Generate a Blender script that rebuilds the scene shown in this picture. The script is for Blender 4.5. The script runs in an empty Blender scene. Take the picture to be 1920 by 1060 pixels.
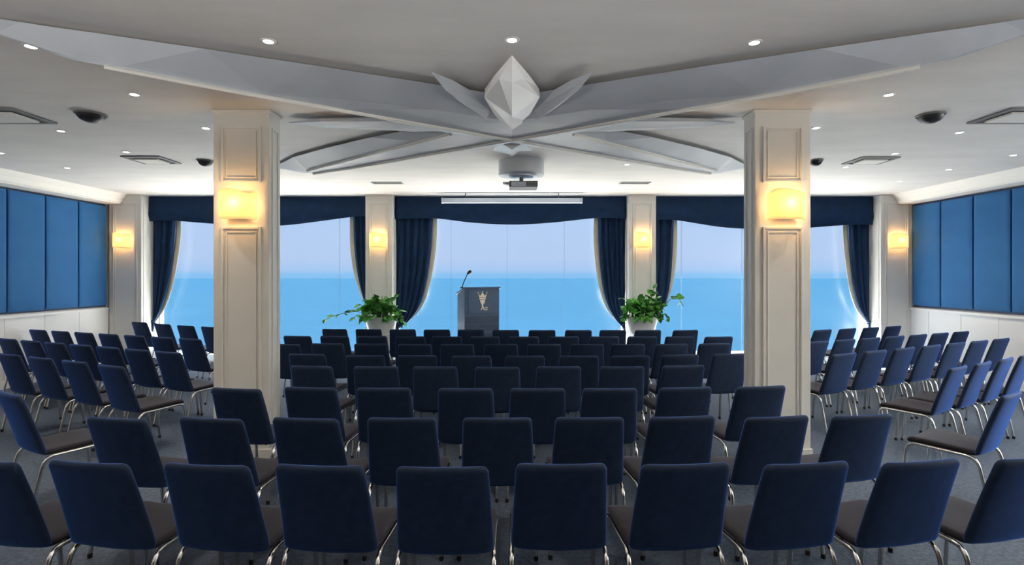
import bpy, bmesh, math, random
from mathutils import Vector, Matrix
random.seed(7)
SC = bpy.context.scene
COL = SC.collection
R = math.radians

# ------------------------------------------------------------------ camera
cam_d = bpy.data.cameras.new('camera')
cam = bpy.data.objects.new('camera', cam_d); COL.objects.link(cam)
cam.location = (0, 0, 1.78); cam.rotation_euler = (R(90), 0, 0)
cam_d.sensor_width = 36; cam_d.lens = 36 * 1000 / 1920; cam_d.shift_y = -14 / 1920
cam_d.clip_end = 60000
SC.camera = cam

# ------------------------------------------------------------------ world, sun, exposure
SC.view_settings.view_transform = 'Standard'
SC.view_settings.look = 'None'
SC.view_settings.exposure = 0.4
SC.view_settings.gamma = 1.0
SC.view_settings.use_curve_mapping = False
W = bpy.data.worlds.new('sky'); SC.world = W; W.use_nodes = True
nt = W.node_tree; nt.nodes.clear()
wo = nt.nodes.new('ShaderNodeOutputWorld'); bg = nt.nodes.new('ShaderNodeBackground')
tc = nt.nodes.new('ShaderNodeTexCoord'); sx = nt.nodes.new('ShaderNodeSeparateXYZ')
rp = nt.nodes.new('ShaderNodeValToRGB')
nt.links.new(tc.outputs['Generated'], sx.inputs[0]); nt.links.new(sx.outputs['Z'], rp.inputs[0])
nt.links.new(rp.outputs[0], bg.inputs[0]); nt.links.new(bg.outputs[0], wo.inputs[0])
els = rp.color_ramp.elements
els[0].position = 0.0; els[0].color = (.24, .52, .86, 1)
els[1].position = 1.0; els[1].color = (1.5, 1.9, 2.6, 1)
for p, c in ((.008, (.38, .57, .86)), (.03, (.46, .60, .86)), (.11, (.45, .61, .87)), (.24, (2.0, 2.2, 2.5)), (.6, (2.3, 2.6, 3.0))):
    e = els.new(p); e.color = (*c, 1)
bg.inputs[1].default_value = 0.84

SUN_POWER = 66
sun_d = bpy.data.lights.new('sun', 'SUN'); sun_d.energy = SUN_POWER; sun_d.angle = R(1.0); sun_d.color = (1, .96, .88)
sun = bpy.data.objects.new('sun', sun_d); COL.objects.link(sun)
sd = Vector((-0.78, 0.62, 0)).normalized() * math.cos(R(48)); sd.z = math.sin(R(48))   # towards the sun, high over the sea
sun.rotation_euler = sd.to_track_quat('Z', 'Y').to_euler()
sun.location = (-12, 20, 30)
# added fill spots with no known lamps, lifting the near ceiling and star
for x, y, z, e in ((-5.5, -2.7, 1.1, 110), (-1.5, -2.7, 1.1, 34), (1.5, -2.7, 1.1, 34), (5.5, -2.7, 1.1, 34),
                   (-4.6, .7, 2.5, 64), (-1.4, .7, 2.6, 62), (1.4, .7, 2.6, 62), (4.6, .7, 2.5, 50)):
    ld = bpy.data.lights.new('added_fill', 'SPOT'); ld.energy = e; ld.color = (1, .95, .89); ld.shadow_soft_size = .25
    ld.spot_size = R(172); ld.spot_blend = .12
    lo = bpy.data.objects.new('added_fill', ld); COL.objects.link(lo); lo.location = (x, y, z); lo.rotation_euler = (R(180), 0, 0)
try:
    SC.cycles.max_bounces = 10; SC.cycles.diffuse_bounces = 5; SC.cycles.glossy_bounces = 4
    SC.cycles.transmission_bounces = 6; SC.cycles.transparent_max_bounces = 12
    SC.cycles.caustics_reflective = False; SC.cycles.caustics_refractive = False
    SC.cycles.sample_clamp_indirect = 25.0
    SC.cycles.use_denoising = True
except Exception:
    pass

# ------------------------------------------------------------------ materials
MATS = {}
def mat(name, col, rough=.6, metal=0, bump=None, var=None, sheen=0, spec=.5, emit=None, tint=(.55, .6, .75), coord='Object'):
    m = bpy.data.materials.new(name); m.use_nodes = True
    n = m.node_tree.nodes; l = m.node_tree.links
    b = n['Principled BSDF']
    b.inputs['Base Color'].default_value = (*col, 1)
    b.inputs['Roughness'].default_value = rough
    b.inputs['Metallic'].default_value = metal
    b.inputs['Specular IOR Level'].default_value = spec
    if sheen:
        b.inputs['Sheen Weight'].default_value = sheen
        b.inputs['Sheen Roughness'].default_value = .35
        b.inputs['Sheen Tint'].default_value = (*tint, 1)
    if emit:
        b.inputs['Emission Color'].default_value = (*emit[0], 1); b.inputs['Emission Strength'].default_value = emit[1]
    t = None
    if bump or var:
        t = n.new('ShaderNodeTexCoord')
    if var:      # (scale, amount, stretch)
        ns = n.new('ShaderNodeTexNoise'); ns.inputs['Scale'].default_value = var[0]; ns.inputs['Detail'].default_value = 4
        mp = n.new('ShaderNodeMapping'); mp.inputs['Scale'].default_value = var[2] if len(var) > 2 else (1, 1, 1)
        l.new(t.outputs[coord], mp.inputs[0]); l.new(mp.outputs[0], ns.inputs['Vector'])
        cr = n.new('ShaderNodeValToRGB')
        a = var[1]
        cr.color_ramp.elements[0].position = .3; cr.color_ramp.elements[1].position = .7
        cr.color_ramp.elements[0].color = (*[max(0, c * (1 - a)) for c in col], 1)
        cr.color_ramp.elements[1].color = (*[min(1, c * (1 + a)) for c in col], 1)
        l.new(ns.outputs[0], cr.inputs[0]); l.new(cr.outputs[0], b.inputs['Base Color'])
    if bump:     # (scale, strength)
        nb = n.new('ShaderNodeTexNoise'); nb.inputs['Scale'].default_value = bump[0]; nb.inputs['Detail'].default_value = 3
        l.new(t.outputs[coord], nb.inputs['Vector'])
        bp = n.new('ShaderNodeBump'); bp.inputs['Strength'].default_value = bump[1]; bp.inputs['Distance'].default_value = .01
        l.new(nb.outputs[0], bp.inputs['Height']); l.new(bp.outputs[0], b.inputs['Normal'])
    MATS[name] = m
    return m
M_ceil = mat('ceiling_plaster', (.74, .72, .69), .8, var=(1.2, .05, (1, 3, 1)))
M_wall = mat('white_paint', (.80, .79, .77), .6, var=(2, .02))
M_pillar = mat('cream_lacquer', (.72, .70, .655), .45, var=(3, .03))
M_wood = mat('dark_wood_wall', (.06, .045, .035), .6, var=(3, .2, (1, 1, .2)))
M_trim = mat('cornice_paint', (.82, .80, .75), .6, var=(2, .02))
M_carpet = mat('blue_grey_carpet', (.078, .106, .156), .7, bump=(160, .4), var=(35, .35), spec=.35)
M_panel = mat('blue_wall_fabric', (.029, .130, .315), .75, bump=(220, .15), var=(3, .06), sheen=.12, spec=.2)
M_frame = mat('dark_blue_frame', (.012, .022, .06), .5, var=(5, .1))
M_curtain = mat('navy_drapery', (.009, .030, .080), .8, bump=(150, .2), var=(6, .15), sheen=.1, spec=.2)
M_lining = mat('cream_lining', (.62, .55, .40), .8, var=(8, .06))
M_navy = mat('navy_upholstery', (.0215, .0345, .064), .65, bump=(260, .12), var=(20, .12), spec=.12, sheen=1.0, tint=(.10, .27, 1))
M_seat = mat('charcoal_seat_fabric', (.027, .024, .029), .85, bump=(300, .2), var=(20, .12), sheen=.3, spec=.2)
M_chrome = mat('chrome', (.72, .70, .67), .18, 1, var=(12, .03))
M_black = mat('black_plastic', (.012, .012, .013), .45, var=(10, .1))
M_star = mat('pale_grey_star_paint', (.55, .59, .64), .45, var=(2.5, .05))
M_boss = mat('silver_white_boss', (.86, .85, .83), .35, var=(5, .04))
M_grey = mat('grey_metal', (.42, .43, .43), .5, var=(6, .05))
M_lgrey = mat('light_grey_casing', (.62, .64, .66), .5, var=(6, .03))
M_screen = mat('pale_screen_casing', (.62, .68, .78), .4, var=(6, .03))
M_dgrey = mat('dark_grey_vent', (.16, .16, .16), .6, var=(8, .1))
M_vent = mat('mid_grey_vent_frame', (.22, .22, .22), .6, var=(8, .1))
M_lect = mat('slate_blue_lectern', (.060, .112, .20), .45, var=(5, .08, (1, 1, 6)))
M_lectd = mat('dark_slate_slat', (.035, .065, .115), .5, var=(5, .08))
M_gold = mat('pale_gold', (.86, .74, .55), .4, .3, var=(9, .05))
M_pot = mat('white_glazed_pot', (.72, .70, .68), .35, var=(5, .03))
M_soil = mat('potting_soil', (.05, .035, .022), .95, var=(30, .3))
M_stem = mat('green_stem', (.06, .16, .04), .6, var=(9, .1))
M_bounce = mat('bounce_slab_stone', (.44, .43, .41), .8, var=(3, .04))
M_facade = mat('white_render', (.78, .77, .75), .8, var=(3, .03))
M_lamp = mat('lit_lamp_disc', (.9, .88, .8), .5, emit=((1, .93, .8), 14), var=(3, .01))
M_sea = mat('blue_sea_water', (.0068, .0226, .0425), .7, var=(.004, .08, (1, 4, 1)), spec=0)

def leaf_material():
    m = mat('pothos_leaf', (.12, .37, .07), .6, var=(9, .55), spec=.25)
    return m
M_leaf = leaf_material()

def shade_material():
    m = bpy.data.materials.new('alabaster_glass'); m.use_nodes = True
    n = m.node_tree.nodes; l = m.node_tree.links; n.clear()
    o = n.new('ShaderNodeOutputMaterial'); mx = n.new('ShaderNodeMixShader')
    d = n.new('ShaderNodeBsdfDiffuse'); t = n.new('ShaderNodeBsdfTranslucent')
    ns = n.new('ShaderNodeTexNoise'); ns.inputs['Scale'].default_value = 9
    cr = n.new('ShaderNodeValToRGB'); c = n.new('ShaderNodeTexCoord')
    cr.color_ramp.elements[0].color = (.86, .66, .36, 1); cr.color_ramp.elements[1].color = (.94, .78, .47, 1)
    l.new(c.outputs['Object'], ns.inputs['Vector']); l.new(ns.outputs[0], cr.inputs[0])
    l.new(cr.outputs[0], d.inputs[0]); l.new(cr.outputs[0], t.inputs[0])
    mx.inputs[0].default_value = .62
    l.new(d.outputs[0], mx.inputs[1]); l.new(t.outputs[0], mx.inputs[2])
    e = n.new('ShaderNodeEmission'); e.inputs[1].default_value = .25; l.new(cr.outputs[0], e.inputs[0])
    ad = n.new('ShaderNodeAddShader'); l.new(mx.outputs[0], ad.inputs[0]); l.new(e.outputs[0], ad.inputs[1]); l.new(ad.outputs[0], o.inputs[0])
    return m
M_shade = shade_material()

def glass_material():
    m = bpy.data.materials.new('clear_window_glass'); m.use_nodes = True
    n = m.node_tree.nodes; l = m.node_tree.links; n.clear()
    o = n.new('ShaderNodeOutputMaterial'); mx = n.new('ShaderNodeMixShader')
    t = n.new('ShaderNodeBsdfTransparent'); g = n.new('ShaderNodeBsdfGlossy')
    t.inputs[0].default_value = (.97, .985, .99, 1); g.inputs['Roughness'].default_value = .3
    mx.inputs[0].default_value = .035
    l.new(t.outputs[0], mx.inputs[1]); l.new(g.outputs[0], mx.inputs[2]); l.new(mx.outputs[0], o.inputs[0])
    return m
M_glass = glass_material()
def joint_material():
    m = bpy.data.materials.new('clear_silicone_joint'); m.use_nodes = True
    n = m.node_tree.nodes; l = m.node_tree.links; n.clear()
    o = n.new('ShaderNodeOutputMaterial'); mx = n.new('ShaderNodeMixShader')
    t = n.new('ShaderNodeBsdfTransparent'); d = n.new('ShaderNodeBsdfDiffuse'); d.inputs[0].default_value = (.08, .10, .13, 1)
    mx.inputs[0].default_value = .14
    l.new(t.outputs[0], mx.inputs[1]); l.new(d.outputs[0], mx.inputs[2]); l.new(mx.outputs[0], o.inputs[0])
    return m
M_joint = joint_material()

# ------------------------------------------------------------------ mesh helpers
class MB:
    def __init__(s): s.v = []; s.f = []
    def add(s, vs, fs):
        k = len(s.v); s.v += [tuple(p) for p in vs]; s.f += [tuple(i + k for i in f) for f in fs]
    def box(s, x0, x1, y0, y1, z0, z1):
        s.add([(x0, y0, z0), (x1, y0, z0), (x1, y1, z0), (x0, y1, z0), (x0, y0, z1), (x1, y0, z1), (x1, y1, z1), (x0, y1, z1)],
              [(0, 3, 2, 1), (4, 5, 6, 7), (0, 1, 5, 4), (1, 2, 6, 5), (2, 3, 7, 6), (3, 0, 4, 7)])
    def prism(s, pts, axis, a, b):
        """polygon pts extruded along axis from a to b"""
        n = len(pts)
        def P(p, t):
            return {'x': (t, p[0], p[1]), 'y': (p[0], t, p[1]), 'z': (p[0], p[1], t)}[axis]
        s.add([P(p, a) for p in pts] + [P(p, b) for p in pts],
              [tuple(range(n))[::-1], tuple(range(n, 2 * n))] + [(i, (i + 1) % n, n + (i + 1) % n, n + i) for i in range(n)])
    def rings(s, rs, caps=True, close=True):
        n = len(rs[0]); vs = [p for r in rs for p in r]; fs = []
        for i in range(len(rs) - 1):
            for j in range(n if close else n - 1):
                a = i * n + j; b = i * n + (j + 1) % n
                fs.append((a, b, b + n, a + n))
        if caps:
            fs.append(tuple(range(n))[::-1]); fs.append(tuple(range((len(rs) - 1) * n, len(rs) * n)))
        s.add(vs, fs)
    def tube(s, path, r, seg=8):
        pts = [Vector(p) for p in path]; rs = []
        up = Vector((0, 0, 1)); prev = None
        for i, p in enumerate(pts):
            t = (pts[min(i + 1, len(pts) - 1)] - pts[max(i - 1, 0)]).normalized()
            if prev is None:
                a = t.cross(up if abs(t.z) < .9 else Vector((1, 0, 0))).normalized()
            else:
                a = (prev - t * prev.dot(t)).normalized()
            prev = a; b = t.cross(a)
            rr = r[i] if isinstance(r, (list, tuple)) else r
            rs.append([p + (a * math.cos(2 * math.pi * k / seg) + b * math.sin(2 * math.pi * k / seg)) * rr for k in range(seg)])
        s.rings(rs)
    def lathe(s, prof, c=(0, 0), seg=24):
        rs = [[(c[0] + r * math.cos(2 * math.pi * k / seg), c[1] + r * math.sin(2 * math.pi * k / seg), z) for k in range(seg)] for r, z in prof]
        s.rings(rs)
    def grid(s, fn, nu, nv):
        vs = [fn(i / nu, j / nv) for j in range(nv + 1) for i in range(nu + 1)]
        s.add(vs, [(j * (nu + 1) + i, j * (nu + 1) + i + 1, (j + 1) * (nu + 1) + i + 1, (j + 1) * (nu + 1) + i) for j in range(nv) for i in range(nu)])
    def pad(s, centre, normal, half_t, us, vs_, fu, fv):
        """closed cushion: centre(u,v) sheet, thickened along normal(u,v) with edge fall-off"""
        nu = len(us); nv = len(vs_); idx = {}
        V = []; F = []
        for sg in (1, -1):
            for j in range(nv):
                for i in range(nu):
                    edge = i in (0, nu - 1) or j in (0, nv - 1)
                    if edge and sg == -1: idx[(i, j, -1)] = idx[(i, j, 1)]; continue
                    c = Vector(centre(us[i], vs_[j])); nn = Vector(normal(us[i], vs_[j]))
                    h = 0 if edge else half_t * fu[i] * fv[j]
                    idx[(i, j, sg)] = len(V); V.append(c + nn * h * sg)
        for sg in (1, -1):
            for j in range(nv - 1):
                for i in range(nu - 1):
                    q = (idx[(i, j, sg)], idx[(i + 1, j, sg)], idx[(i + 1, j + 1, sg)], idx[(i, j + 1, sg)])
                    F.append(q if sg == 1 else q[::-1])
        s.add(V, F)
    def mesh(s, name, m, smooth=None, bevel=0):
        me = bpy.data.meshes.new(name); me.from_pydata(s.v, [], s.f)
        bm = bmesh.new(); bm.from_mesh(me)
        bmesh.ops.recalc_face_normals(bm, faces=bm.faces)
        if bevel:
            es = [e for e in bm.edges if len(e.link_faces) == 2 and e.calc_face_angle(0) > .5]
            bmesh.ops.bevel(bm, geom=es, offset=bevel, segments=2, profile=.6, affect='EDGES')
        if smooth is not None:
            for f in bm.faces: f.smooth = True
            for e in bm.edges:
                e.smooth = not (len(e.link_faces) == 2 and e.calc_face_angle(0) > R(smooth))
        bm.to_mesh(me); bm.free()
        me.materials.append(m)
        return me
    def obj(s, name, m, parent=None, smooth=None, bevel=0, loc=(0, 0, 0)):
        o = bpy.data.objects.new(name, s.mesh(name, m, smooth, bevel)); COL.objects.link(o)
        o.location = loc
        if parent: o.parent = parent
        return o

def tag(o, label, cat, group=None, kind=None):
    o['label'] = label; o['category'] = cat
    if group: o['group'] = group
    if kind: o['kind'] = kind
    return o
def thing(name, loc, label, cat, group=None, rz=0):
    o = bpy.data.objects.new(name, None); COL.objects.link(o)
    o.location = loc; o.rotation_euler = (0, 0, rz); o.empty_display_size = .1
    return tag(o, label, cat, group)
def struct(o):
    o['kind'] = 'structure'; return o
def box_obj(name, m, b, parent=None, bevel=0):
    k = MB(); k.box(*b); return k.obj(name, m, parent, bevel=bevel)
def copy_tree(o, parent=None):
    c = o.copy(); COL.objects.link(c)
    if parent: c.parent = parent
    for ch in list(o.children): copy_tree(ch, c)
    return c

# ------------------------------------------------------------------ the shell
H = 3.36
XL, XR = -7.97, 7.88
YB, YF = -3.2, 10.95
FP = 10.46            # front of the window pillars
struct(box_obj('floor', M_carpet, (XL - .3, XR + .3, YB - .3, YF + .25, -.2, 0)))
struct(box_obj('ceiling', M_ceil, (XL - .3, XR + .3, YB - .3, 11.9, H, H + .35)))
struct(box_obj('wall_back', M_wood, (XL - .3, XR + .3, YB - .25, YB, 0, H)))
# window wall: low sill, lintel and the piers behind the pillars
PX = [(-7.9, -7.27), (-2.876, -2.353), (2.295, 2.824), (7.235, 7.85)]
k = MB()
k.box(XL, XR, YF - .05, YF + .2, 0, .16)
k.box(XL, XR, YF - .05, YF + .2, 3.02, H)
for i, (a, b) in enumerate(PX):
    a2 = XL if i == 0 else a; b2 = XR if i == 3 else b
    k.box(a2, b2, YF - .04, YF + .19, .16, 3.02)
struct(k.obj('wall_far', M_facade))
# left wall: solid; right wall: a daylight opening towards the back of the room, past the frame
struct(box_obj('wall_left', M_wall, (XL - .25, XL, YB, YF + .2, 0, H)))
k = MB()
RW = (.8, 6.3, .25, 3.1)
k.box(XR, XR + .25, YB, RW[0], 0, H); k.box(XR, XR + .25, RW[1], YF + .2, 0, H)
k.box(XR, XR + .25, RW[0], RW[1], 0, RW[2]); k.box(XR, XR + .25, RW[0], RW[1], RW[3], H)
struct(k.obj('wall_right', M_wall))
# sea, and an added slab that bounces sunlight up to the ceiling
sea = box_obj('sea', M_sea, (-30000, 30000, 60, 19000, -118, -117.2)); struct(sea)
struct(box_obj('added_bounce_slab', M_bounce, (-12, 12, YF + .2, 15.6, -.85, -.55)))

# added white reflector outside the side window, sends sunlight onto the right-hand chairs
struct(box_obj('added_side_reflector', M_facade, (11.4, 11.8, -2, 9, 1.9, 6.6)))
struct(box_obj('added_reflector_base', M_dgrey, (11.38, 11.8, -2, 9, -.55, 1.9)))  # added dark base keeps the reflected light off the ceiling

# windows: frameless sheets with slim joints
def window(n, x0, x1, joints):
    f = MB()
    f.box(x0, x1, YF + .03, YF + .11, .16, .2); f.box(x0, x1, YF + .03, YF + .11, 2.98, 3.02)
    f.box(x0, x0 + .03, YF + .03, YF + .11, .2, 2.98); f.box(x1 - .03, x1, YF + .03, YF + .11, .2, 2.98)
    w = struct(f.obj('window_%d' % n, M_lgrey))
    xs = [x0 + .03] + joints + [x1 - .03]
    for a, b in zip(xs, xs[1:]):
        box_obj('pane', M_glass, (a + .006, b - .006, YF + .065, YF + .075, .2, 2.98), w)
    for j in joints:
        box_obj('joint', M_joint, (j - .006, j + .006, YF + .05, YF + .09, .2, 2.98), w)
window(1, -7.27, -2.876, [-6.1, -4.83, -3.56])
window(2, -2.353, 2.295, [-1.26, -.1, 1.08])
window(3, 2.824, 7.235, [3.5, 4.75, 6.0])
f = MB()
for y in (RW[0], 2.7, 4.2, RW[1] - .06):
    f.box(XR + .06, XR + .14, y, y + .06, RW[2], RW[3])
f.box(XR + .06, XR + .14, RW[0], RW[1], RW[2], RW[2] + .06); f.box(XR + .06, XR + .14, RW[0], RW[1], RW[3] - .06, RW[3])
w4 = struct(f.obj('window_4', M_lgrey))
box_obj('pane', M_glass, (XR + .09, XR + .10, RW[0] + .02, RW[1] - .02, RW[2] + .02, RW[3] - .02), w4)

# cornices along the side walls
def cornice(n, sgn, xw):
    pts = [(xw, H), (xw + sgn * .44, H), (xw + sgn * .36, 3.27), (xw + sgn * .33, 3.20), (xw + sgn * .30, 3.185), (xw + sgn * .30, 3.17), (xw, 3.17)]
    k = MB(); k.prism(pts, 'y', YB, FP + .02); return struct(k.obj('trim_%d' % n, M_trim))
cornice(1, 1, XL); cornice(2, -1, XR)
# wainscot with upright joints, and skirting
def wainscot(n, sgn, xw, y1, YB):
    k = MB()
    ys = [YB + i * .72 for i in range(int((y1 - YB) / .72) + 1)] + [y1]
    for a, b in zip(ys, ys[1:]):
        k.box(min(xw, xw + sgn * .05), max(xw, xw + sgn * .05), a + .004, b - .004, .12, 1.10)
    k.box(min(xw, xw + sgn * .075), max(xw, xw + sgn * .075), YB, y1, 1.10, 1.14)
    struct(k.obj('trim_%d' % n, M_wall))
    struct(box_obj('baseboard_left' if sgn > 0 else 'baseboard_right', M_wall,
                   (min(xw, xw + sgn * .065), max(xw, xw + sgn * .065), YB, y1, 0, .12)))
wainscot(3, 1, XL, FP + .02, YB); wainscot(4, -1, XR, FP + .02, RW[1] + .12)

# upholstered wall panels
def wall_panels(side, sgn, xw, y_end, pitch, labels):
    y = y_end
    for i, lab in enumerate(labels):
        a, b = y - pitch, y
        x1 = xw + sgn * .045
        t = thing('wall_panel', (xw, (a + b) / 2, 1.16), lab, 'wall panel', 'blue upholstered panels on the %s wall' % side)
        us = [-1, -.985, -.94, -.8, 0, .8, .94, .985, 1]; fu = [0, .55, .85, 1, 1, 1, .85, .55, 0]
        vs = [0, .004, .016, .05, .5, .95, .984, .996, 1]; fv = [0, .55, .85, 1, 1, 1, .85, .55, 0]
        k = MB()
        hp = (b - a) / 2 - .012
        k.pad(lambda u, v: (sgn * .034, u * hp, .03 + v * 1.94), lambda u, v: (sgn, 0, 0), .026, us, vs, fu, fv)
        k.obj('padded_fabric', M_panel, t, smooth=40)
        k = MB(); k.box(min(0, sgn * .02), max(0, sgn * .02), -(b - a) / 2, (b - a) / 2, 0, 2.0)
        k.obj('backing_board', M_frame, t)
        y -= pitch
    # frame strip at the window end
order = ['first', 'second', 'third', 'fourth', 'fifth', 'sixth', 'seventh']
def pl(side, i):
    return 'blue padded wall panel, %s from the window pillar on the %s-hand wall' % (order[i], side)
wall_panels('left', 1, XL, 10.44, .69, [pl('left', i) for i in range(7)])
wall_panels('right', -1, XR, 10.44, .69, [pl('right', i) for i in range(5)])

# ------------------------------------------------------------------ pillars
def raised_frame(k, x0, x1, z0, z1, y, w, t):
    """rectangular moulding on a face looking to -y"""
    for (a, b, c, d) in ((x0, x0 + w, z0, z1), (x1 - w, x1, z0, z1), (x0 + w, x1 - w, z0, z0 + w), (x0 + w, x1 - w, z1 - w, z1)):
        k.prism([(a, c), (b, c), (b, d), (a, d)], 'y', y - t, y)
def raised_frame_x(k, x, sgn, y0, y1, z0, z1, w, t):
    for (a, b, c, d) in ((y0, y0 + w, z0, z1), (y1 - w, y1, z0, z1), (y0 + w, y1 - w, z0, z0 + w), (y0 + w, y1 - w, z1 - w, z1)):
        k.box(min(x, x + sgn * t), max(x, x + sgn * t), a, b, c, d)
def pillar(x0, x1, y0, y1, label, split):
    cx = (x0 + x1) / 2
    t = thing('pillar', (cx, (y0 + y1) / 2, 0), label, 'pillar', 'cream panelled pillars')
    X0, X1, Y0, Y1 = x0 - cx, x1 - cx, -(y1 - y0) / 2, (y1 - y0) / 2
    box_obj('shaft', M_pillar, (X0, X1, Y0, Y1, 0, H), t, bevel=.006)
    b = MB(); b.box(X0 - .015, X1 + .015, Y0 - .015, Y1 + .015, 0, .12); b.obj('plinth', M_pillar, t, bevel=.005)
    c = MB(); c.box(X0 - .012, X1 + .012, Y0 - .012, Y1 + .012, H - .03, H - .002); c.obj('capital', M_pillar, t, bevel=.004)
    zs = [(.2, 2.24), (2.66, 3.20)] if split else [(.2, 3.2)]
    for z0, z1 in zs:
        m = MB()
        raised_frame(m, X0 + .075, X1 - .075, z0, z1, Y0, .022, .014)
        raised_frame(m, X0 + .12, X1 - .12, z0 + .045, z1 - .045, Y0, .012, .008)
        m.obj('panel_moulding', M_pillar, t, bevel=.003)
    m = MB()
    w = min(.05, (Y1 - Y0) * .2)
    for sg, x in ((-1, X0), (1, X1)):
        raised_frame_x(m, x, sg, Y0 + w, Y1 - w, .2, 3.2, .02, .012)
    m.obj('side_moulding', M_pillar, t, bevel=.003)
    return t
pillar(-2.85, -2.316, 5.09, 5.33, 'free-standing cream pillar among the chairs on the left, nearer than the windows', True)
pillar(2.316, 2.85, 5.09, 5.33, 'free-standing cream pillar among the chairs on the right, nearer than the windows', True)
pillar(PX[0][0], PX[0][1], FP, YF - .05, 'pale corner pillar where the window wall meets the left wall panels', False)
pillar(PX[1][0], PX[1][1], FP, YF - .05, 'slim window pillar behind the plant at the left of the lectern', False)
pillar(PX[2][0], PX[2][1], FP, YF - .05, 'slim window pillar behind the plant at the right of the lectern', False)
pillar(PX[3][0], PX[3][1], FP, YF - .05, 'pale corner pillar where the window wall meets the right wall panels', False)

# ------------------------------------------------------------------ wall sconces
def sconce(x, y, z, label, watts):
    t = thing('wall_sconce', (x, y, z), label, 'wall lamp', 'glowing wall sconces on the pillars')
    k = MB(); k.box(-.09, .09, -.018, -.001, -.12, .12); k.obj('backplate', M_grey, t, bevel=.004)
    w, d, h = .172, .110, .134
    def sh(u, v, r=1.0):
        a = math.pi * (1 - u)
        x = w * r * math.copysign(abs(math.cos(a)) ** .75, math.cos(a)); yy = -.02 - d * r * (math.sin(a) ** .8 if u not in (0, 1) else 0)
        top = h + .022 * math.sin(2.4 * math.pi * (u - .15))
        return (x, yy, -h + v * (h + top))
    k = MB(); k.grid(lambda u, v: sh(u, v), 28, 10)
    s = k.obj('glass_shade', M_shade, t, smooth=60)
    mod = s.modifiers.new('thickness', 'SOLIDIFY'); mod.thickness = .006
    k = MB(); k.tube([(0, -.018, -.05), (0, -.045, -.05), (0, -.05, -.03)], .012); k.obj('lamp_holder', M_black, t, smooth=40)
    k = MB(); k.lathe([(.001, -.03), (.011, -.028), (.014, -.01), (.022, .01), (.026, .032), (.022, .052), (.012, .064), (.001, .067)], (0, -.05), 14)
    k.obj('bulb', M_bulb, t, smooth=60)
    ld = bpy.data.lights.new('sconce_light', 'POINT'); ld.energy = watts; ld.color = (1, .60, .24); ld.shadow_soft_size = .03
    lo = bpy.data.objects.new('sconce_light', ld); COL.objects.link(lo); lo.parent = t; lo.location = (0, -.092, .02)
    return t
M_bulb = mat('lit_bulb', (.9, .8, .6), .5, emit=((1, .72, .4), 10), var=(3, .01))
SW = 4.2
sconce(-2.59, 5.075, 2.435, 'glowing sconce on the free-standing pillar to the left of the lectern', SW)
sconce(2.59, 5.075, 2.435, 'glowing sconce on the free-standing pillar to the right of the lectern', SW)
sconce(-7.62, FP - .001, 2.45, 'small glowing sconce on the left corner pillar beside the wall panels', SW)
sconce(-2.615, FP - .001, 2.46, 'small glowing sconce on the window pillar above the left plant', SW)
sconce(2.56, FP - .001, 2.46, 'small glowing sconce on the window pillar above the right plant', SW)
sconce(7.56, FP - .001, 2.44, 'small glowing sconce on the right corner pillar beside the wall panels', SW)

# ------------------------------------------------------------------ star of ribs on the ceiling
STAR = thing('star_ornament', (0, 5.39, H), 'pale grey multi-armed star of sculpted ribs under the ceiling', 'ceiling ornament')
def arm(sx, sy):
    st = [
        [(0, .78, 3.325), (0, .42, 3.21), (0, 0, 3.15), (.62, 0, 3.21), (.70, 0, 3.325)],
        [(.7, 1.11, 3.325), (.69, .79, 3.21), (.69, .476, 3.15), (.98, .31, 3.21), (1.0, .22, 3.325)],
        [(1.45, 1.46, 3.325), (1.38, 1.07, 3.205), (1.42, .98, 3.15), (1.6, .84, 3.21), (1.6, .6, 3.325)],
        [(2.1, 1.75, 3.325), (1.9, 1.30, 3.165), (2.05, 1.41, 3.15), (2.2, 1.33, 3.2), (2.25, 1.08, 3.325)],
        [(2.66, 1.99, 3.325), (2.62, 1.81, 3.18), (2.7, 1.86, 3.165), (2.76, 1.80, 3.19), (2.87, 1.6, 3.325)],
        [(2.86, 2.07, 3.325), (2.85, 1.935, 3.19), (2.86, 1.925, 3.18), (2.89, 1.90, 3.20), (2.99, 1.75, 3.325)],
        [(3.0, 2.135, 3.325), (3.0, 2.04, 3.222), (3.0, 2.02, 3.215), (3.03, 1.99, 3.23), (3.10, 1.88, 3.325)],
        [(3.14, 2.20, 3.325), (3.16, 2.125, 3.265), (3.17, 2.11, 3.26), (3.19, 2.09, 3.27), (3.23, 2.03, 3.325)],
        [(3.41, 2.29, 3.325), (3.41, 2.285, 3.318), (3.415, 2.28, 3.316), (3.42, 2.275, 3.318), (3.422, 2.27, 3.325)],
    ]
    k = MB(); k.rings([[(sx * x, sy * y, z - H) for x, y, z in r] for r in st]); 
    a = k.obj('arm', M_star, STAR)
    def edge(i, n):  # white rods paint in the window light along the arm edges
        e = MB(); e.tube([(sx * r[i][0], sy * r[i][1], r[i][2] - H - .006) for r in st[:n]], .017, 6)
        o = e.obj('edge_highlight', M_trim, a, smooth=60); o['label'] = 'thin white strip painted in as a window-lit edge'
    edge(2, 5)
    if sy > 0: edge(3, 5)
    return a
for sx_ in (-1, 1):
    for sy_ in (-1, 1): arm(sx_, sy_)
def fin(name, m, ang, sec):
    """sec: (distance, half width at ceiling, half width at crease, crease z, keel distance, keel z)"""
    c, s_ = math.cos(ang), math.sin(ang)
    def P(d, w, z): return (c * d - s_ * w, s_ * d + c * w, z - H)
    rs = []
    for d, wc, wr, zr, dk, zk in sec:
        rs.append([P(d, wc, 3.325), P(d, wr, zr), P(dk, 0, zk), P(d, -wr, zr), P(d, -wc, 3.325)])
    k = MB(); k.rings(rs); return k.obj(name, m, STAR)
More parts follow.
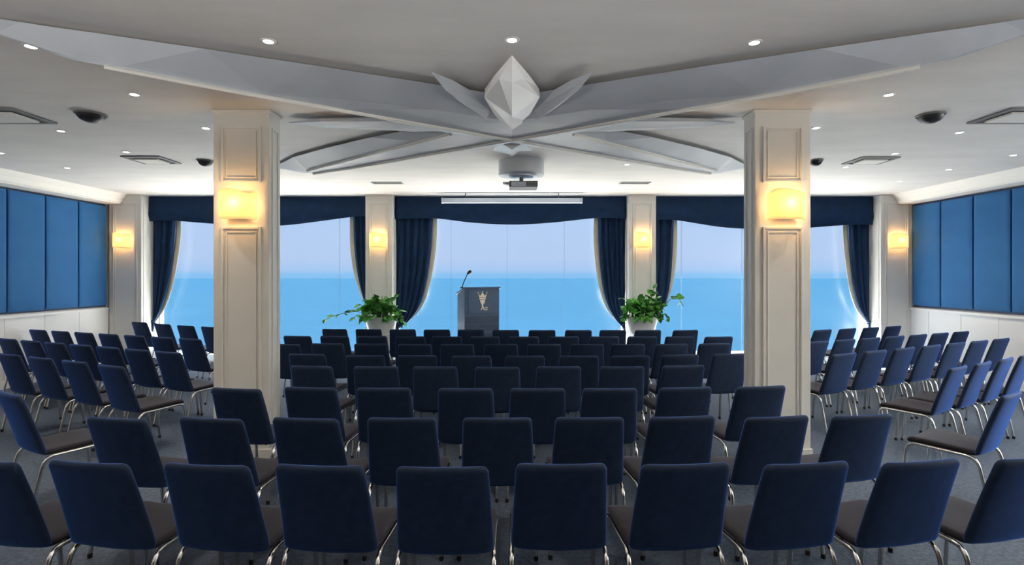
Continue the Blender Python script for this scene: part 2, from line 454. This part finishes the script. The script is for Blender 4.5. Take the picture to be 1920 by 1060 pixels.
side = [(.5, .2, .2, 3.24, .5, 3.22), (1.2, .18, .17, 3.285, 1.2, 3.262), (1.9, .13, .11, 3.30, 1.95, 3.28), (2.25, .008, .004, 3.321, 2.26, 3.318)]
fin('fin', M_star, 0, side); fin('fin', M_star, math.pi, side)
boss = [(.40, .13, .13, 3.22, .40, 3.14), (.97, .225, .23, 3.255, .72, 3.17), (1.28, .13, .10, 3.29, 1.38, 3.235), (1.635, .004, .003, 3.322, 1.64, 3.319)]
b_ = fin('boss', M_boss, -math.pi / 2, boss); b_['label'] = 'faceted silver white boss'
south = [(.40, .13, .13, 3.22, .40, 3.14), (.93, .225, .23, 3.255, .70, 3.19), (1.15, .13, .10, 3.31, 1.25, 3.28), (1.535, .004, .003, 3.322, 1.54, 3.319)]
b_ = fin('boss', M_boss, math.pi / 2, south); b_['label'] = 'faceted silver white boss'
wing = [(.55, .1, .1, 3.24, .55, 3.2), (1.0, .075, .06, 3.27, 1.0, 3.235), (1.25, .06, .03, 3.28, 1.26, 3.25), (1.46, .004, .003, 3.322, 1.465, 3.319)]
for dx in (-.57, .57):
    fin('wing', M_star, math.atan2(-1.24, dx), wing)

k = MB(); k.lathe([(.5, -.036), (.5, -.001)], seg=32); k.obj('mount', M_dgrey, STAR)
for sx_ in (-1, 1):
    for sy_ in (-1, 1):
        k = MB(); k.lathe([(.05, -.036), (.05, -.001)], (sx_ * 2.3, sy_ * 1.5), 14); k.obj('mount', M_dgrey, STAR)

# ------------------------------------------------------------------ projector, screen casing
P = thing('projector', (.13, 7.38, H), 'ceiling projector hung on a short pole below a round grey drum', 'projector')
k = MB(); k.lathe([(.315, -.001), (.315, -.195), (.305, -.205), (.001, -.205)], seg=40); k.obj('drum', M_lgrey, P, smooth=40)
k = MB(); k.lathe([(.17, -.205), (.17, -.222), (.15, -.23), (.001, -.23)], seg=32); k.obj('mounting_plate', M_screen, P, smooth=40)
k = MB(); k.tube([(0, 0, -.23), (0, 0, -.30)], .028, 12); k.obj('pole', M_dgrey, P, smooth=40)
k = MB(); k.box(-.17, .22, -.16, .16, -.385, -.30); b_ = k.obj('body', M_dgrey, P, bevel=.012)
k = MB(); k.box(-.14, .06, -.166, -.158, -.375, -.315); k.obj('vent_grille', M_lgrey, b_)
k = MB(); k.prism([(-.26, -.315), (-.17, -.34), (-.17, -.30), (-.25, -.30)], 'y', -.05, .05); k.obj('cable_bracket', M_grey, P)
k = MB()
k.lathe([(.035, 0), (.038, .02), (.03, .03), (.001, .03)], seg=16)
lens = k.obj('lens', M_black, P, smooth=40, loc=(.05, .16, -.345)); lens.rotation_euler = (R(-90), 0, 0)

S = thing('screen_casing', (0, 10.3, 3.22), 'slim pale casing of the rolled-up projection screen above the lectern', 'projection screen')
k = MB(); k.prism([(-.045, -.05), (.045, -.05), (.045, .045), (-.045, .045)], 'x', -1.34, 1.33); k.obj('housing', M_screen, S, bevel=.012)
for x in (-1.36, 1.33):
    box_obj('end_cap', M_lgrey, (x, x + .03, -.05, .05, -.055, .05), S, bevel=.006)
for x in (-.9, .9):
    box_obj('bracket', M_dgrey, (x - .008, x + .008, -.01, .01, .045, H - 3.22 - .001), S)

# ------------------------------------------------------------------ curtains
CY = 10.78
def smooth_interp(tab, z):
    """tab: (x, z) from top to bottom; x at height z"""
    if z >= tab[0][1]: return tab[0][0]
    for (x0, z0), (x1, z1) in zip(tab, tab[1:]):
        if z >= z1:
            f = (z0 - z) / (z0 - z1); return x0 + (x1 - x0) * f
    return tab[-1][0]
def cm(tab, n=30):
    """resample with Catmull-Rom"""
    out = []
    p = [tab[0]] + tab + [tab[-1]]
    for i in range(1, len(p) - 2):
        for j in range(n // 5):
            t = j / (n // 5)
            q = [.5 * (2 * p[i][c] + (p[i + 1][c] - p[i - 1][c]) * t + (2 * p[i - 1][c] - 5 * p[i][c] + 4 * p[i + 1][c] - p[i + 2][c]) * t * t + (3 * p[i][c] - p[i - 1][c] - 3 * p[i + 1][c] + p[i + 2][c]) * t ** 3) for c in (0, 1)]
            out.append(tuple(q))
    out.append(tab[-1]); return out
def drape(outer, tab, label, trim=True):
    tab = cm(tab); zb = tab[-1][1]; zt = H - .005
    folds = 5 if abs(tab[0][0] - outer) > .5 else 3
    cx = outer
    o_ = thing('curtain', (cx, CY, zb), label, 'curtain', 'navy tied-back curtains at the sea windows')
    def pt(u, v, off=0.0):
        z = zt + (zb - zt) * v
        xi = smooth_interp(tab, z)
        if z > tab[0][1]: xi = tab[0][0]
        lift = .18 * (1 - u) * max(0, (v - .75) / .25) ** 2
        amp = .030 * (1 - .35 * v)
        yy = amp * math.sin(u * folds * 2 * math.pi + .6) + .008 * math.sin(u * folds * 5.1 * math.pi + v * 3)
        return (outer + (xi - outer) * u - cx, yy + off, z - zb - lift)
    k = MB(); k.grid(lambda u, v: pt(u, v), folds * 10, 40)
    c = k.obj('drape', M_curtain, o_, smooth=80)
    md = c.modifiers.new('thickness', 'SOLIDIFY'); md.thickness = .012; md.offset = 0
    if trim:
        sg = 1 if tab[0][0] > outer else -1
        def tp(u, v):
            v2 = .13 + .87 * v
            x, y, z = pt(1, v2)
            wv = .115 * math.sin(math.pi * min(1, .25 + .75 * v)) ** .6 if v < .995 else .01
            return (x + sg * (u * wv - .02), y + .03 + .012 * math.sin(v * 9), z)
        k = MB(); k.grid(tp, 3, 40); tr = k.obj('lining', M_lining, o_, smooth=80)
        tr['label'] = 'pale cream lining edge'
        md = tr.modifiers.new('thickness', 'SOLIDIFY'); md.thickness = .008; md.offset = 0
    # tie-back band at the pillar
    sg = 1 if tab[0][0] > outer else -1
    k = MB(); k.tube([(sg * .01, -.035, .05), (sg * .05, -.05, .02), (sg * .09, -.035, .0)], .014, 8)
    k.obj('tieback', M_curtain, o_, smooth=60)
    return o_
def valance(x0, x1, prof, label):
    """prof: (x, z) of the lower edge"""
    pr = cm(prof)
    cx = (x0 + x1) / 2
    o_ = thing('valance', (cx, CY - .10, 3.0), label, 'valance', 'navy swagged valances over the sea windows')
    def zb(x):
        if x <= pr[0][0]: return pr[0][1]
        for (a, za), (b, zb_) in zip(pr, pr[1:]):
            if x <= b: return za + (zb_ - za) * (x - a) / max(1e-6, b - a)
        return pr[-1][1]
    def pt(u, v):
        x = x0 + (x1 - x0) * u; b = zb(x); z = H - .01 + (b - H + .01) * v
        s = math.sin(v * v * 9.0 + 1.2 * math.sin(math.pi * u)) * .012 * v
        return (x - cx, -.018 * math.sin(v * math.pi) + s, z - 3.0)
    k = MB(); k.grid(pt, 60, 22); c = k.obj('swag', M_curtain, o_, smooth=80)
    md = c.modifiers.new('thickness', 'SOLIDIFY'); md.thickness = .012; md.offset = 0
    k = MB(); k.box(x0 - cx + .01, x1 - cx - .01, .02, .05, H - .05 - 3, H - .003 - 3); k.obj('rail', M_lgrey, o_)
    return o_
valance(-7.26, -2.886, [(-7.26, 2.86), (-6.8, 2.87), (-6.0, 2.81), (-5.1, 2.765), (-4.4, 2.79), (-3.2, 2.945), (-2.886, 2.95)],
        'navy swagged valance above the window at the left-hand corner')
valance(-2.343, 2.285, [(-2.343, 2.90), (-1.6, 2.92), (-.8, 2.83), (0, 2.79), (.8, 2.83), (1.72, 2.925), (2.285, 2.9)],
        'wide navy swagged valance above the middle window behind the lectern')
valance(2.834, 7.225, [(2.834, 2.88), (3.25, 2.885), (4.2, 2.74), (5.0, 2.70), (5.8, 2.72), (6.8, 2.79), (7.225, 2.79)],
        'navy swagged valance above the window at the right-hand corner')
drape(-7.265, [(-6.80, 2.86), (-6.84, 2.3), (-6.94, 1.63), (-7.08, 1.14), (-7.22, .86), (-7.25, .8)],
      'narrow navy curtain gathered beside the left corner pillar')
drape(-2.88, [(-3.21, 2.95), (-3.18, 2.3), (-3.11, 1.75), (-3.03, 1.4), (-2.94, 1.1), (-2.90, 1.0)],
      'narrow navy curtain hanging at the left side of the slim pillar with the left plant')
drape(-2.347, [(-1.60, 2.90), (-1.64, 2.28), (-1.73, 1.63), (-1.87, 1.14), (-2.10, .84), (-2.26, .77)],
      'broad navy curtain of the middle window, tied back beside the left plant')
drape(2.289, [(1.74, 2.92), (1.76, 2.3), (1.83, 1.6), (1.94, 1.14), (2.13, .84), (2.23, .77)],
      'broad navy curtain of the middle window, tied back beside the right plant')
drape(2.828, [(3.27, 2.88), (3.25, 2.3), (3.2, 1.65), (3.12, 1.25), (2.98, 1.0), (2.87, .95)],
      'narrow navy curtain hanging at the right side of the slim pillar with the right plant')
drape(7.23, [(6.80, 2.79), (6.83, 2.3), (6.90, 1.6), (7.01, 1.14), (7.16, .88), (7.2, .8)],
      'narrow navy curtain gathered beside the right corner pillar')

# ------------------------------------------------------------------ dais and lectern
D = box_obj('dais', M_carpet, (-2.0, 1.5, 9.35, 10.4, 0, .34), bevel=.01)
tag(D, 'low carpeted platform that carries the lectern in front of the middle window', 'platform')
L = thing('lectern', (-.63, 9.93, .341), 'slate blue lectern with a gold crest in front of the middle window', 'lectern', rz=R(23))
k = MB(); k.prism([(-.22, .04), (.22, .04), (.22, 1.08), (-.20, 1.20), (-.22, 1.20)], 'x', -.335, .335); k.obj('body', M_lect, L, bevel=.006)
k = MB(); k.box(-.36, .36, -.245, .25, 0, .05); k.obj('base', M_lectd, L, bevel=.006)
k = MB(); k.prism([(-.245, 1.20), (.25, 1.075), (.25, 1.10), (-.235, 1.222), (-.245, 1.222)], 'x', -.355, .355); k.obj('reading_top', M_lect, L, bevel=.005)
k = MB(); k.box(-.27, .27, -.238, -.22, .74, 1.15); fp = k.obj('front_panel', M_lect, L, bevel=.005)
for i in range(4):
    k = MB(); k.box(-.31, .31, -.235, -.22, .12 + i * .15, .24 + i * .15); k.obj('slat', M_lectd, L, bevel=.004)
# crest: a crown over a shield-like stem with two letter-like feet
k = MB()
y0, y1 = -.2445, -.238
def plate(pts): k.prism(pts, 'y', y0, y1)
plate([(-.085, 1.11), (-.06, 1.03), (.06, 1.03), (.085, 1.11), (.045, 1.06), (0, 1.125), (-.045, 1.06)])
plate([(-.06, .995), (.06, .995), (.06, 1.02), (-.06, 1.02)])
plate([(-.05, .985), (-.022, .985), (-.012, .93), (-.03, .91)]); plate([(.05, .985), (.022, .985), (.012, .93), (.03, .91)])
plate([(-.014, .985), (.014, .985), (.014, .87), (-.014, .87)])
plate([(-.04, .80), (-.018, .80), (.006, .845), (.028, .80), (.05, .80), (.006, .885)])
plate([(.055, .80), (.095, .80), (.095, .815), (.055, .815)]); plate([(.05, .835), (.1, .835), (.1, .85), (.05, .85)])
for x, z in ((-.085, 1.12), (0, 1.137), (.085, 1.12)):
    plate([(x + .011 * math.cos(a * math.pi / 4), z + .011 * math.sin(a * math.pi / 4)) for a in range(8)])
cr = k.obj('crest', M_gold, fp); cr['label'] = 'pale gold crown-like crest'
mic = thing('microphone', (-.92, 9.85, 1.545), 'black gooseneck microphone leaning up from the lectern top', 'microphone')
k = MB(); k.lathe([(.035, -.01), (.035, .012), (.02, .02), (.001, .02)], seg=16); k.obj('foot', M_black, mic, smooth=40)
k = MB(); k.tube([(0, 0, .015), (.02, 0, .08), (.055, -.005, .16), (.085, -.01, .225), (.10, -.015, .255)], .009, 8); k.obj('gooseneck', M_black, mic, smooth=60)
k = MB(); k.tube([(.10, -.015, .25), (.112, -.015, .268), (.135, -.02, .29), (.165, -.025, .308), (.172, -.025, .312)], [.014, .026, .03, .028, .012], 12); k.obj('capsule', M_black, mic, smooth=60)

# ------------------------------------------------------------------ planters
def planter(x, y, label, trails, seed, lean):
    rnd = random.Random(seed)
    t = thing('potted_plant', (x, y, 0), label, 'plant', 'trailing plants in white pots at the window pillars')
    k = MB(); k.box(-.2, .2, -.17, .17, 0, .70); k.obj('pedestal', M_pot, t, bevel=.01)
    k = MB()
    k.lathe([(.20, .70), (.23, .72), (.275, .86), (.30, .97), (.312, .985), (.312, 1.0), (.292, 1.0), (.275, .95), (.001, .95)], seg=32)
    pot = k.obj('pot', M_pot, t, smooth=35)
    pot.scale = (1, .62, 1)
    k = MB(); k.lathe([(.27, .945), (.27, .965), (.001, .975)], seg=24); so = k.obj('soil', M_soil, t); so.scale = (1, .6, 1)
    leaves = MB(); stems = MB()
    def leaf(p, d, size, roll):
        d = Vector(d).normalized(); side = d.cross(Vector((0, 0, 1)))
        side = side.normalized() if side.length > .05 else Vector((1, 0, 0))
        side = Matrix.Rotation(roll, 3, d) @ side
        up = side.cross(d)
        prof = [(0, .05), (.12, .34), (.32, .46), (.58, .36), (.82, .16), (1, 0)]
        vs = []; fs = []
        for i, (a, w) in enumerate(prof):
            c = p + d * a * size - up * (.22 * a * a) * size
            vs += [c + side * w * size + up * .10 * size * w, c - up * .02 * size, c - side * w * size + up * .10 * size * w]
        for i in range(len(prof) - 1):
            q = i * 3
            fs += [(q, q + 1, q + 4, q + 3), (q + 1, q + 2, q + 5, q + 4)]
        leaves.add(vs, fs)
    def shoot(pts, n, size):
        pts = [Vector(p) for p in pts]; path = []
        for i in range(13):
            u = i / 12; m_ = len(pts) - 1; j = min(int(u * m_), m_ - 1); f = u * m_ - j
            path.append(pts[j].lerp(pts[j + 1], f))
        sm = [path[0]] + [(path[i - 1] + path[i] * 2 + path[i + 1]) / 4 for i in range(1, 12)] + [path[-1]]
        stems.tube(sm, .006, 5)
        for i in range(n):
            u = .35 + .65 * (i + rnd.random() * .5) / n; j = min(int(u * 12), 11)
            p = sm[j].lerp(sm[j + 1], u * 12 - j); tg = (sm[j + 1] - sm[j]).normalized()
            d = tg * .4 + Vector((rnd.uniform(-1, 1), rnd.uniform(-1, .6), rnd.uniform(-.7, .6)))
            leaf(p, d, size * rnd.uniform(.7, 1.25), rnd.uniform(-.9, .9))
    for i in range(64):
        a = rnd.uniform(0, 2 * math.pi); r0 = rnd.uniform(.02, .2); rr = rnd.uniform(.1, .42)
        h = rnd.uniform(.1, .46) * (1 - .5 * (rr / .45) ** 2)
        c, s_ = math.cos(a), math.sin(a) * .55
        base = Vector((c * r0, s_ * r0, .955))
        top = Vector((c * rr + lean * h, s_ * rr * .8, 1.0 + h))
        mid = (base + top) / 2 + Vector((0, 0, .08))
        shoot([base, mid, top], 4, .125)
    for i in range(16):   # fringe over the rim
        a = rnd.uniform(math.pi * .95, math.pi * 2.05)
        c, s_ = math.cos(a), math.sin(a)
        shoot([(c * .2, s_ * .12, .96), (c * .31, s_ * .2, 1.03), (c * .38, s_ * .25, .99 - rnd.uniform(0, .06))], 4, .09)
    for tr in trails:
        shoot(tr[0], tr[1], tr[2])
    leaves.obj('foliage', M_leaf, t, smooth=60); stems.obj('stems', M_stem, t, smooth=60)
    return t
planter(-2.44, 9.95, 'bushy green trailing plant in a white pot left of the lectern',
        [([(-.15, -.05, .97), (-.4, -.12, 1.12), (-.75, -.15, 1.06), (-1.05, -.17, .93)], 7, .13),
         ([(-.15, -.1, .97), (-.38, -.2, 1.06), (-.5, -.22, .95)], 5, .1),
         ([(.15, -.05, .97), (.38, -.12, 1.05), (.47, -.14, .85)], 6, .12),
         ([(.05, 0, .97), (.15, -.05, 1.3), (.36, -.08, 1.42)], 7, .12)], 3, -.15)
planter(2.42, 9.95, 'bushy green trailing plant in a white pot right of the lectern',
        [([(.15, -.05, .97), (.4, -.1, 1.25), (.62, -.12, 1.42), (.74, -.12, 1.2)], 5, .14),
         ([(-.1, -.05, .97), (-.25, -.1, 1.32), (-.44, -.14, 1.36)], 6, .09),
         ([(.15, -.1, .97), (.36, -.2, 1.08), (.46, -.2, .93)], 6, .1),
         ([(.05, 0, .97), (.15, -.05, 1.35), (.22, -.08, 1.56)], 7, .12)], 11, .25)

# ------------------------------------------------------------------ ceiling fittings
def downlight_proto():
    t = thing('downlight', (0, 0, H), 'x', 'ceiling light', 'round white ceiling downlights')
    k = MB(); k.lathe([(.052, -.0005), (.052, -.005), (.045, -.007), (.034, -.005), (.034, -.0005)], seg=20); k.obj('trim_ring', M_wall, t, smooth=50)
    k = MB(); k.lathe([(.033, -.0008), (.033, -.003), (.001, -.003)], seg=18); k.obj('lamp', M_lamp, t, smooth=50)
    return t
DL = [
    (-1.645, 3.60, 'lit downlight in the ceiling nearest the camera, left of the star'),
    (0, 3.58, 'lit downlight in the ceiling just before the star\'s silver boss'),
    (1.645, 3.62, 'lit downlight in the ceiling nearest the camera, right of the star'),
    (-3.32, 3.68, 'lit downlight by the left rim of the star\'s long near arm tip'),
    (-3.30, 4.66, 'lit downlight between the left free-standing pillar and the black dome speaker'),
    (3.30, 4.67, 'lit downlight between the right free-standing pillar and the black dome speaker'),
    (-3.29, 5.73, 'dim downlight just left of the head of the left free-standing pillar'),
    (3.26, 5.72, 'dim downlight just right of the head of the right free-standing pillar'),
    (-4.94, 5.84, 'lit downlight behind the nearer grey air vent on the left'),
    (4.95, 5.90, 'lit downlight behind the nearer grey air vent on the right'),
    (-6.62, 6.90, 'lit downlight close to the left cornice, nearest of its row'),
    (6.60, 7.02, 'lit downlight close to the right cornice, nearest of its row'),
    (-4.95, 6.84, 'small downlight just before the farther air vent on the left'),
    (4.98, 6.93, 'small downlight just before the farther air vent on the right'),
    (-6.55, 7.85, 'faint downlight close to the left cornice, second of its row'),
    (6.54, 7.98, 'faint downlight close to the right cornice, second of its row'),
    (4.88, 7.80, 'faint downlight just behind the farther air vent on the right'),
    (6.53, 8.98, 'faint downlight close to the right cornice, third and farthest of its row'),
    (1.64, 7.60, 'faint downlight right of the projector drum'),
]
dp = downlight_proto()
for i, (x, y, lab) in enumerate(DL):
    o = dp if i == 0 else copy_tree(dp)
    o.location = (x, y, H); o['label'] = lab
    sp = bpy.data.lights.new('downlight_beam', 'SPOT'); sp.energy = 26; sp.spot_size = R(120); sp.spot_blend = .8
    sp.color = (1, .86, .68); sp.shadow_soft_size = .04
    so = bpy.data.objects.new('downlight_beam', sp); COL.objects.link(so); so.parent = o; so.location = (0, 0, -.012)

def air_vent(x0, x1, y0, y1, label):
    cx, cy = (x0 + x1) / 2, (y0 + y1) / 2; w, d = (x1 - x0) / 2, (y1 - y0) / 2
    t = thing('air_vent', (cx, cy, H), label, 'air vent', 'square air conditioning vents in the ceiling')
    k = MB()
    for a, b, c, e in ((-w, w, -d, -d + .05), (-w, w, d - .05, d), (-w, -w + .05, -d + .05, d - .05), (w - .05, w, -d + .05, d - .05)):
        k.box(a, b, c, e, -.018, -.001)
    k.obj('frame', M_vent, t, bevel=.003)
    k = MB(); k.box(-w + .05, w - .05, -d + .05, d - .05, -.006, -.002); k.obj('throat', M_dgrey, t)
    k = MB(); k.box(-w + .10, w - .10, -d + .10, d - .10, -.035, -.014); k.obj('diffuser_plate', M_trim, t, bevel=.004)
    return t
air_vent(-5.32, -4.70, 5.02, 5.52, 'grey square air vent by the left cornice, the nearer of two')
air_vent(4.70, 5.32, 5.02, 5.52, 'grey square air vent by the right cornice, the nearer of two')
air_vent(-5.18, -4.66, 7.05, 7.52, 'grey square air vent with a pale plate on the left, the farther of two')
air_vent(4.66, 5.18, 7.10, 7.55, 'grey square air vent with a pale plate on the right, the farther of two')
def dome(x, y, label, r):
    t = thing('dome_speaker', (x, y, H), label, 'speaker', 'black dome speakers on the ceiling')
    k = MB(); k.lathe([(r, -.001), (r, -.012), (r * .92, -.018), (r * .9, -.001)], seg=28); k.obj('rim', M_dgrey, t, smooth=50)
    k = MB(); k.lathe([(r * .9, -.004), (r * .84, -.035), (r * .66, -.062), (r * .36, -.08), (.001, -.086)], seg=28); k.obj('dome', M_black, t, smooth=60)
dome(-4.12, 5.22, 'black dome speaker on the ceiling between the left pillar and vent', .135)
dome(4.12, 5.25, 'black dome speaker on the ceiling between the right pillar and vent', .125)
dome(-4.22, 7.34, 'small black dome speaker beside the farther left vent, by the pillar edge', .105)
dome(4.17, 7.32, 'small black dome speaker beside the farther right vent, by the pillar edge', .09)
def slot(x, label):
    t = thing('slot_vent', (x, 9.12, H), label, 'air vent', 'dark slot vents before the windows')
    k = MB()
    for a, b in ((-.085, -.065), (.065, .085)): k.box(-.26, .26, a, b, -.012, -.001)
    for a, b in ((-.26, -.24), (.24, .26)): k.box(a, b, -.065, .065, -.012, -.001)
    k.obj('frame', M_grey, t)
    k = MB()
    for i in range(3): k.box(-.24, .24, -.055 + i * .042, -.035 + i * .042, -.010, -.002)
    k.obj('blade', M_dgrey, t)
slot(-2.13, 'dark slot vent in the ceiling above the left plant')
slot(2.10, 'dark slot vent in the ceiling above the right plant')

# ------------------------------------------------------------------ chairs
def arc(p0, c, p1, n=5):
    p0, c, p1 = Vector(p0), Vector(c), Vector(p1)
    return [(p0 * (1 - t) ** 2 + c * 2 * t * (1 - t) + p1 * t * t) for t in [i / n for i in range(n + 1)]]
def make_chair():
    t = thing('conference_chair', (0, 0, 0), 'x', 'chair')
    us = [-1, -.985, -.94, -.85, -.5, 0, .5, .85, .94, .985, 1]; fu = [0, .5, .85, 1, 1, 1, 1, 1, .85, .5, 0]
    vs = [0, .008, .025, .06, .12, .3, .5, .7, .88, .94, .975, .992, 1]; fv = [0, .5, .85, 1, 1, 1, 1, 1, 1, 1, .85, .5, 0]
    def rnd_w(v, L, r):
        d = min(v, 1 - v) * L
        return r - math.sqrt(max(0, r * r - (r - d) ** 2)) if d < r else 0
    # backrest: leans back, slightly hollow
    def bc(u, v):
        w = (.236 + (.212 - .236) * v) - rnd_w(v, .47, .032)
        y = -.205 - .125 * v - .02 * v * v + .018 * (u * u - 1) * -1 * -1
        return (u * w, y, .44 + .464 * v)
    k = MB(); k.pad(bc, lambda u, v: (0, .96, .28), .019, us, vs, fu, fv); k.obj('backrest', M_navy, t, smooth=60)
    def scn(u, v):
        w = (.232 + .004 * v) - rnd_w(v, .46, .05)
        y = -.215 + .46 * v
        z = .452 + .012 * (u * u) - .012 * (1 - v) + (-.022 * max(0, (v - .8) / .2) ** 2)
        return (u * w, y, z)
    k = MB(); k.pad(scn, lambda u, v: (0, 0, 1), .022, us, vs, fu, fv); k.obj('seat', M_seat, t, smooth=60)
    k = MB()
    for sx_ in (-1, 1):
        k.tube([(sx_ * .231, -.15, .425), (sx_ * .231, 0, .427), (sx_ * .231, .16, .43)], .0125)
    for y in (-.1, .12):
        k.tube([(-.231, y, .426), (.231, y, .426)], .009)
    # two uprights behind the padding carry the back
    for sx_ in (-1, 1):
        k.tube([(sx_ * .15, -.1, .424), (sx_ * .15, -.19, .427), (sx_ * .15, -.215, .46)], .009)
    k.obj('seat_frame', M_chrome, t, smooth=50)
    for sx_ in (-1, 1):
        for fr in (1, -1):
            if fr == 1:
                path = [(sx_ * .240, .265, .02), (sx_ * .237, .25, .2), (sx_ * .233, .235, .36)] + arc((sx_ * .233, .232, .375), (sx_ * .231, .225, .43), (sx_ * .231, .16, .43))
            else:
                path = [(sx_ * .240, -.30, .02), (sx_ * .237, -.265, .2), (sx_ * .233, -.232, .345)] + arc((sx_ * .233, -.228, .36), (sx_ * .231, -.21, .425), (sx_ * .231, -.15, .425))
            k = MB(); k.tube(path, .0125); lg = k.obj('leg', M_chrome, t, smooth=50)
            k = MB(); k.lathe([(.014, 0), (.015, .022), (.013, .03), (.001, .03)], seg=10)
            k.obj('glide', M_black, lg, smooth=50, loc=(sx_ * .240, .266 if fr == 1 else -.302, 0))
    return t
ROWS = {
 'A': [(-2.52,2.52,8), (-1.99,2.50,8), (-1.42,2.47,6), (-0.89,2.46,4), (-0.32,2.44,0), (0.23,2.48,0), (0.81,2.48,-4), (1.38,2.49,-7), (1.94,2.52,-10), (2.51,2.57,-12)],
 'B': [(-2.43,3.27,10), (-1.85,3.27,8), (-1.27,3.27,6), (-0.68,3.28,0), (-0.09,3.28,0), (0.48,3.29,0), (1.06,3.31,-6), (1.65,3.31,-8), (2.20,3.34,-9)],
 'C': [(-2.14,4.13,9), (-1.58,4.17,6), (-1.00,4.15,0), (-0.36,4.13,0), (0.20,4.13,0), (0.76,4.13,0), (1.36,4.17,-6), (1.97,4.21,-9)],
 'D': [(-1.94,5.15,6), (-1.31,5.12,1), (-0.74,5.12,0), (-0.14,5.09,0), (0.45,5.12,0), (1.06,5.12,0), (1.67,5.18,-7)],
 'E': [(-2.28,5.92,6), (-1.61,5.84,1), (-1.04,5.84,0), (-0.44,5.80,0), (0.14,5.80,0), (0.73,5.80,0), (1.29,5.80,-1), (1.86,5.88,-7), (2.44,5.95,-10)],
 'F': [(-2.91,6.80,7), (-2.37,6.84,4), (-1.81,6.82,1), (-1.24,6.79,0), (-0.70,6.79,0), (-0.14,6.79,0), (0.41,6.79,0), (0.96,6.79,0), (1.48,6.79,0), (2.04,6.80,-4), (2.60,6.84,-6)],
 'G': [(-3.10,7.69,8), (-2.56,7.68,5), (-2.01,7.66,1), (-1.46,7.64,0), (-0.93,7.62,0), (-0.39,7.62,0), (0.17,7.62,0), (0.74,7.62,0), (1.32,7.62,0), (1.86,7.62,-1), (2.40,7.62,-4), (2.95,7.60,-7)],
 'H': [(-2.89,8.67,8), (-2.33,8.65,2), (-1.77,8.62,0), (-1.21,8.58,0), (-0.66,8.55,0), (-0.10,8.52,0), (0.48,8.50,0), (1.06,8.50,0), (1.61,8.50,0), (2.17,8.50,-2), (2.77,8.50,-8)],
 'La': [(-6.96,9.95,23), (-6.28,9.57,23), (-5.68,9.27,23), (-5.12,9.03,23)],
 'Lb': ((-7.61,8.55), (-4.45,7.36), 7, 21),
 'Lc': ((-6.97,7.36), (-3.94,6.10), 7, 22),
 'Ld': [(-5.59,5.92,23), (-5.03,5.68,23), (-4.47,5.44,24), (-3.90,5.18,25)],
 'Le': [(-3.74,3.96,30)],
 'Ra': [(4.99,8.55,-25), (5.52,8.76,-25), (6.04,8.96,-25), (6.56,9.16,-25)],
 'Rb': ((4.05,7.05), (6.99,8.29), 7, -25),
 'Rc': ((3.72,5.96), (6.78,7.38), 7, -26),
 'Rd': [(4.27,5.10,-33), (4.74,5.36,-33), (5.21,5.62,-33), (5.68,5.88,-32)],
 'Re': [(3.71,3.96,-33)],
}
ORD = ['first', 'second', 'third', 'fourth', 'fifth', 'sixth', 'seventh', 'eighth', 'ninth', 'tenth', 'eleventh', 'twelfth']
WHERE = {'A': 'in the middle block row nearest the camera', 'B': 'in the second middle block row from the camera', 'C': 'in the third middle block row from the camera',
         'D': 'in the fourth middle block row from the camera', 'E': 'in the fifth middle block row from the camera', 'F': 'in the sixth middle block row from the camera',
         'G': 'in the middle block row second from the lectern', 'H': 'in the middle block row nearest the lectern',
         'La': 'in the left block row nearest the window', 'Lb': 'in the left block row second from the window', 'Lc': 'in the left block row third from the window',
         'Ld': 'in the left block row fourth from the window',
         'Ra': 'in the right block row nearest the window', 'Rb': 'in the right block row second from the window', 'Rc': 'in the right block row third from the window',
         'Rd': 'in the right block row fourth from the window'}
proto = make_chair(); used = False
for rk, lst in ROWS.items():
    if isinstance(lst, tuple):
        (xa, ya), (xb, yb), n, th = lst
        lst = [(xa + (xb - xa) * i / (n - 1), ya + (yb - ya) * i / (n - 1), th) for i in range(n)]
    for i, (x, y, th) in enumerate(lst):
        a = -R(th)
        # x, y is where the middle of the top edge of the backrest stands
        px = x - (-math.sin(a) * -.35); py = y - (math.cos(a) * -.35)
        o = copy_tree(proto) if used else proto
        used = True
        o.location = (px, py, 0); o.rotation_euler = (0, 0, a)
        if rk == 'Le': lab = 'lone navy chair angled at the near end of the left block, behind the second row'
        elif rk == 'Re': lab = 'blue-backed chair angled at the near end of the right block, cut by the picture edge'
        else: lab = 'navy chair, %s from left %s' % (ORD[i], WHERE[rk])
        o['label'] = lab
        o['group'] = 'navy conference chairs of the %s block' % ({'L': 'left', 'R': 'right'}[rk[0]] if len(rk) == 2 else 'middle')
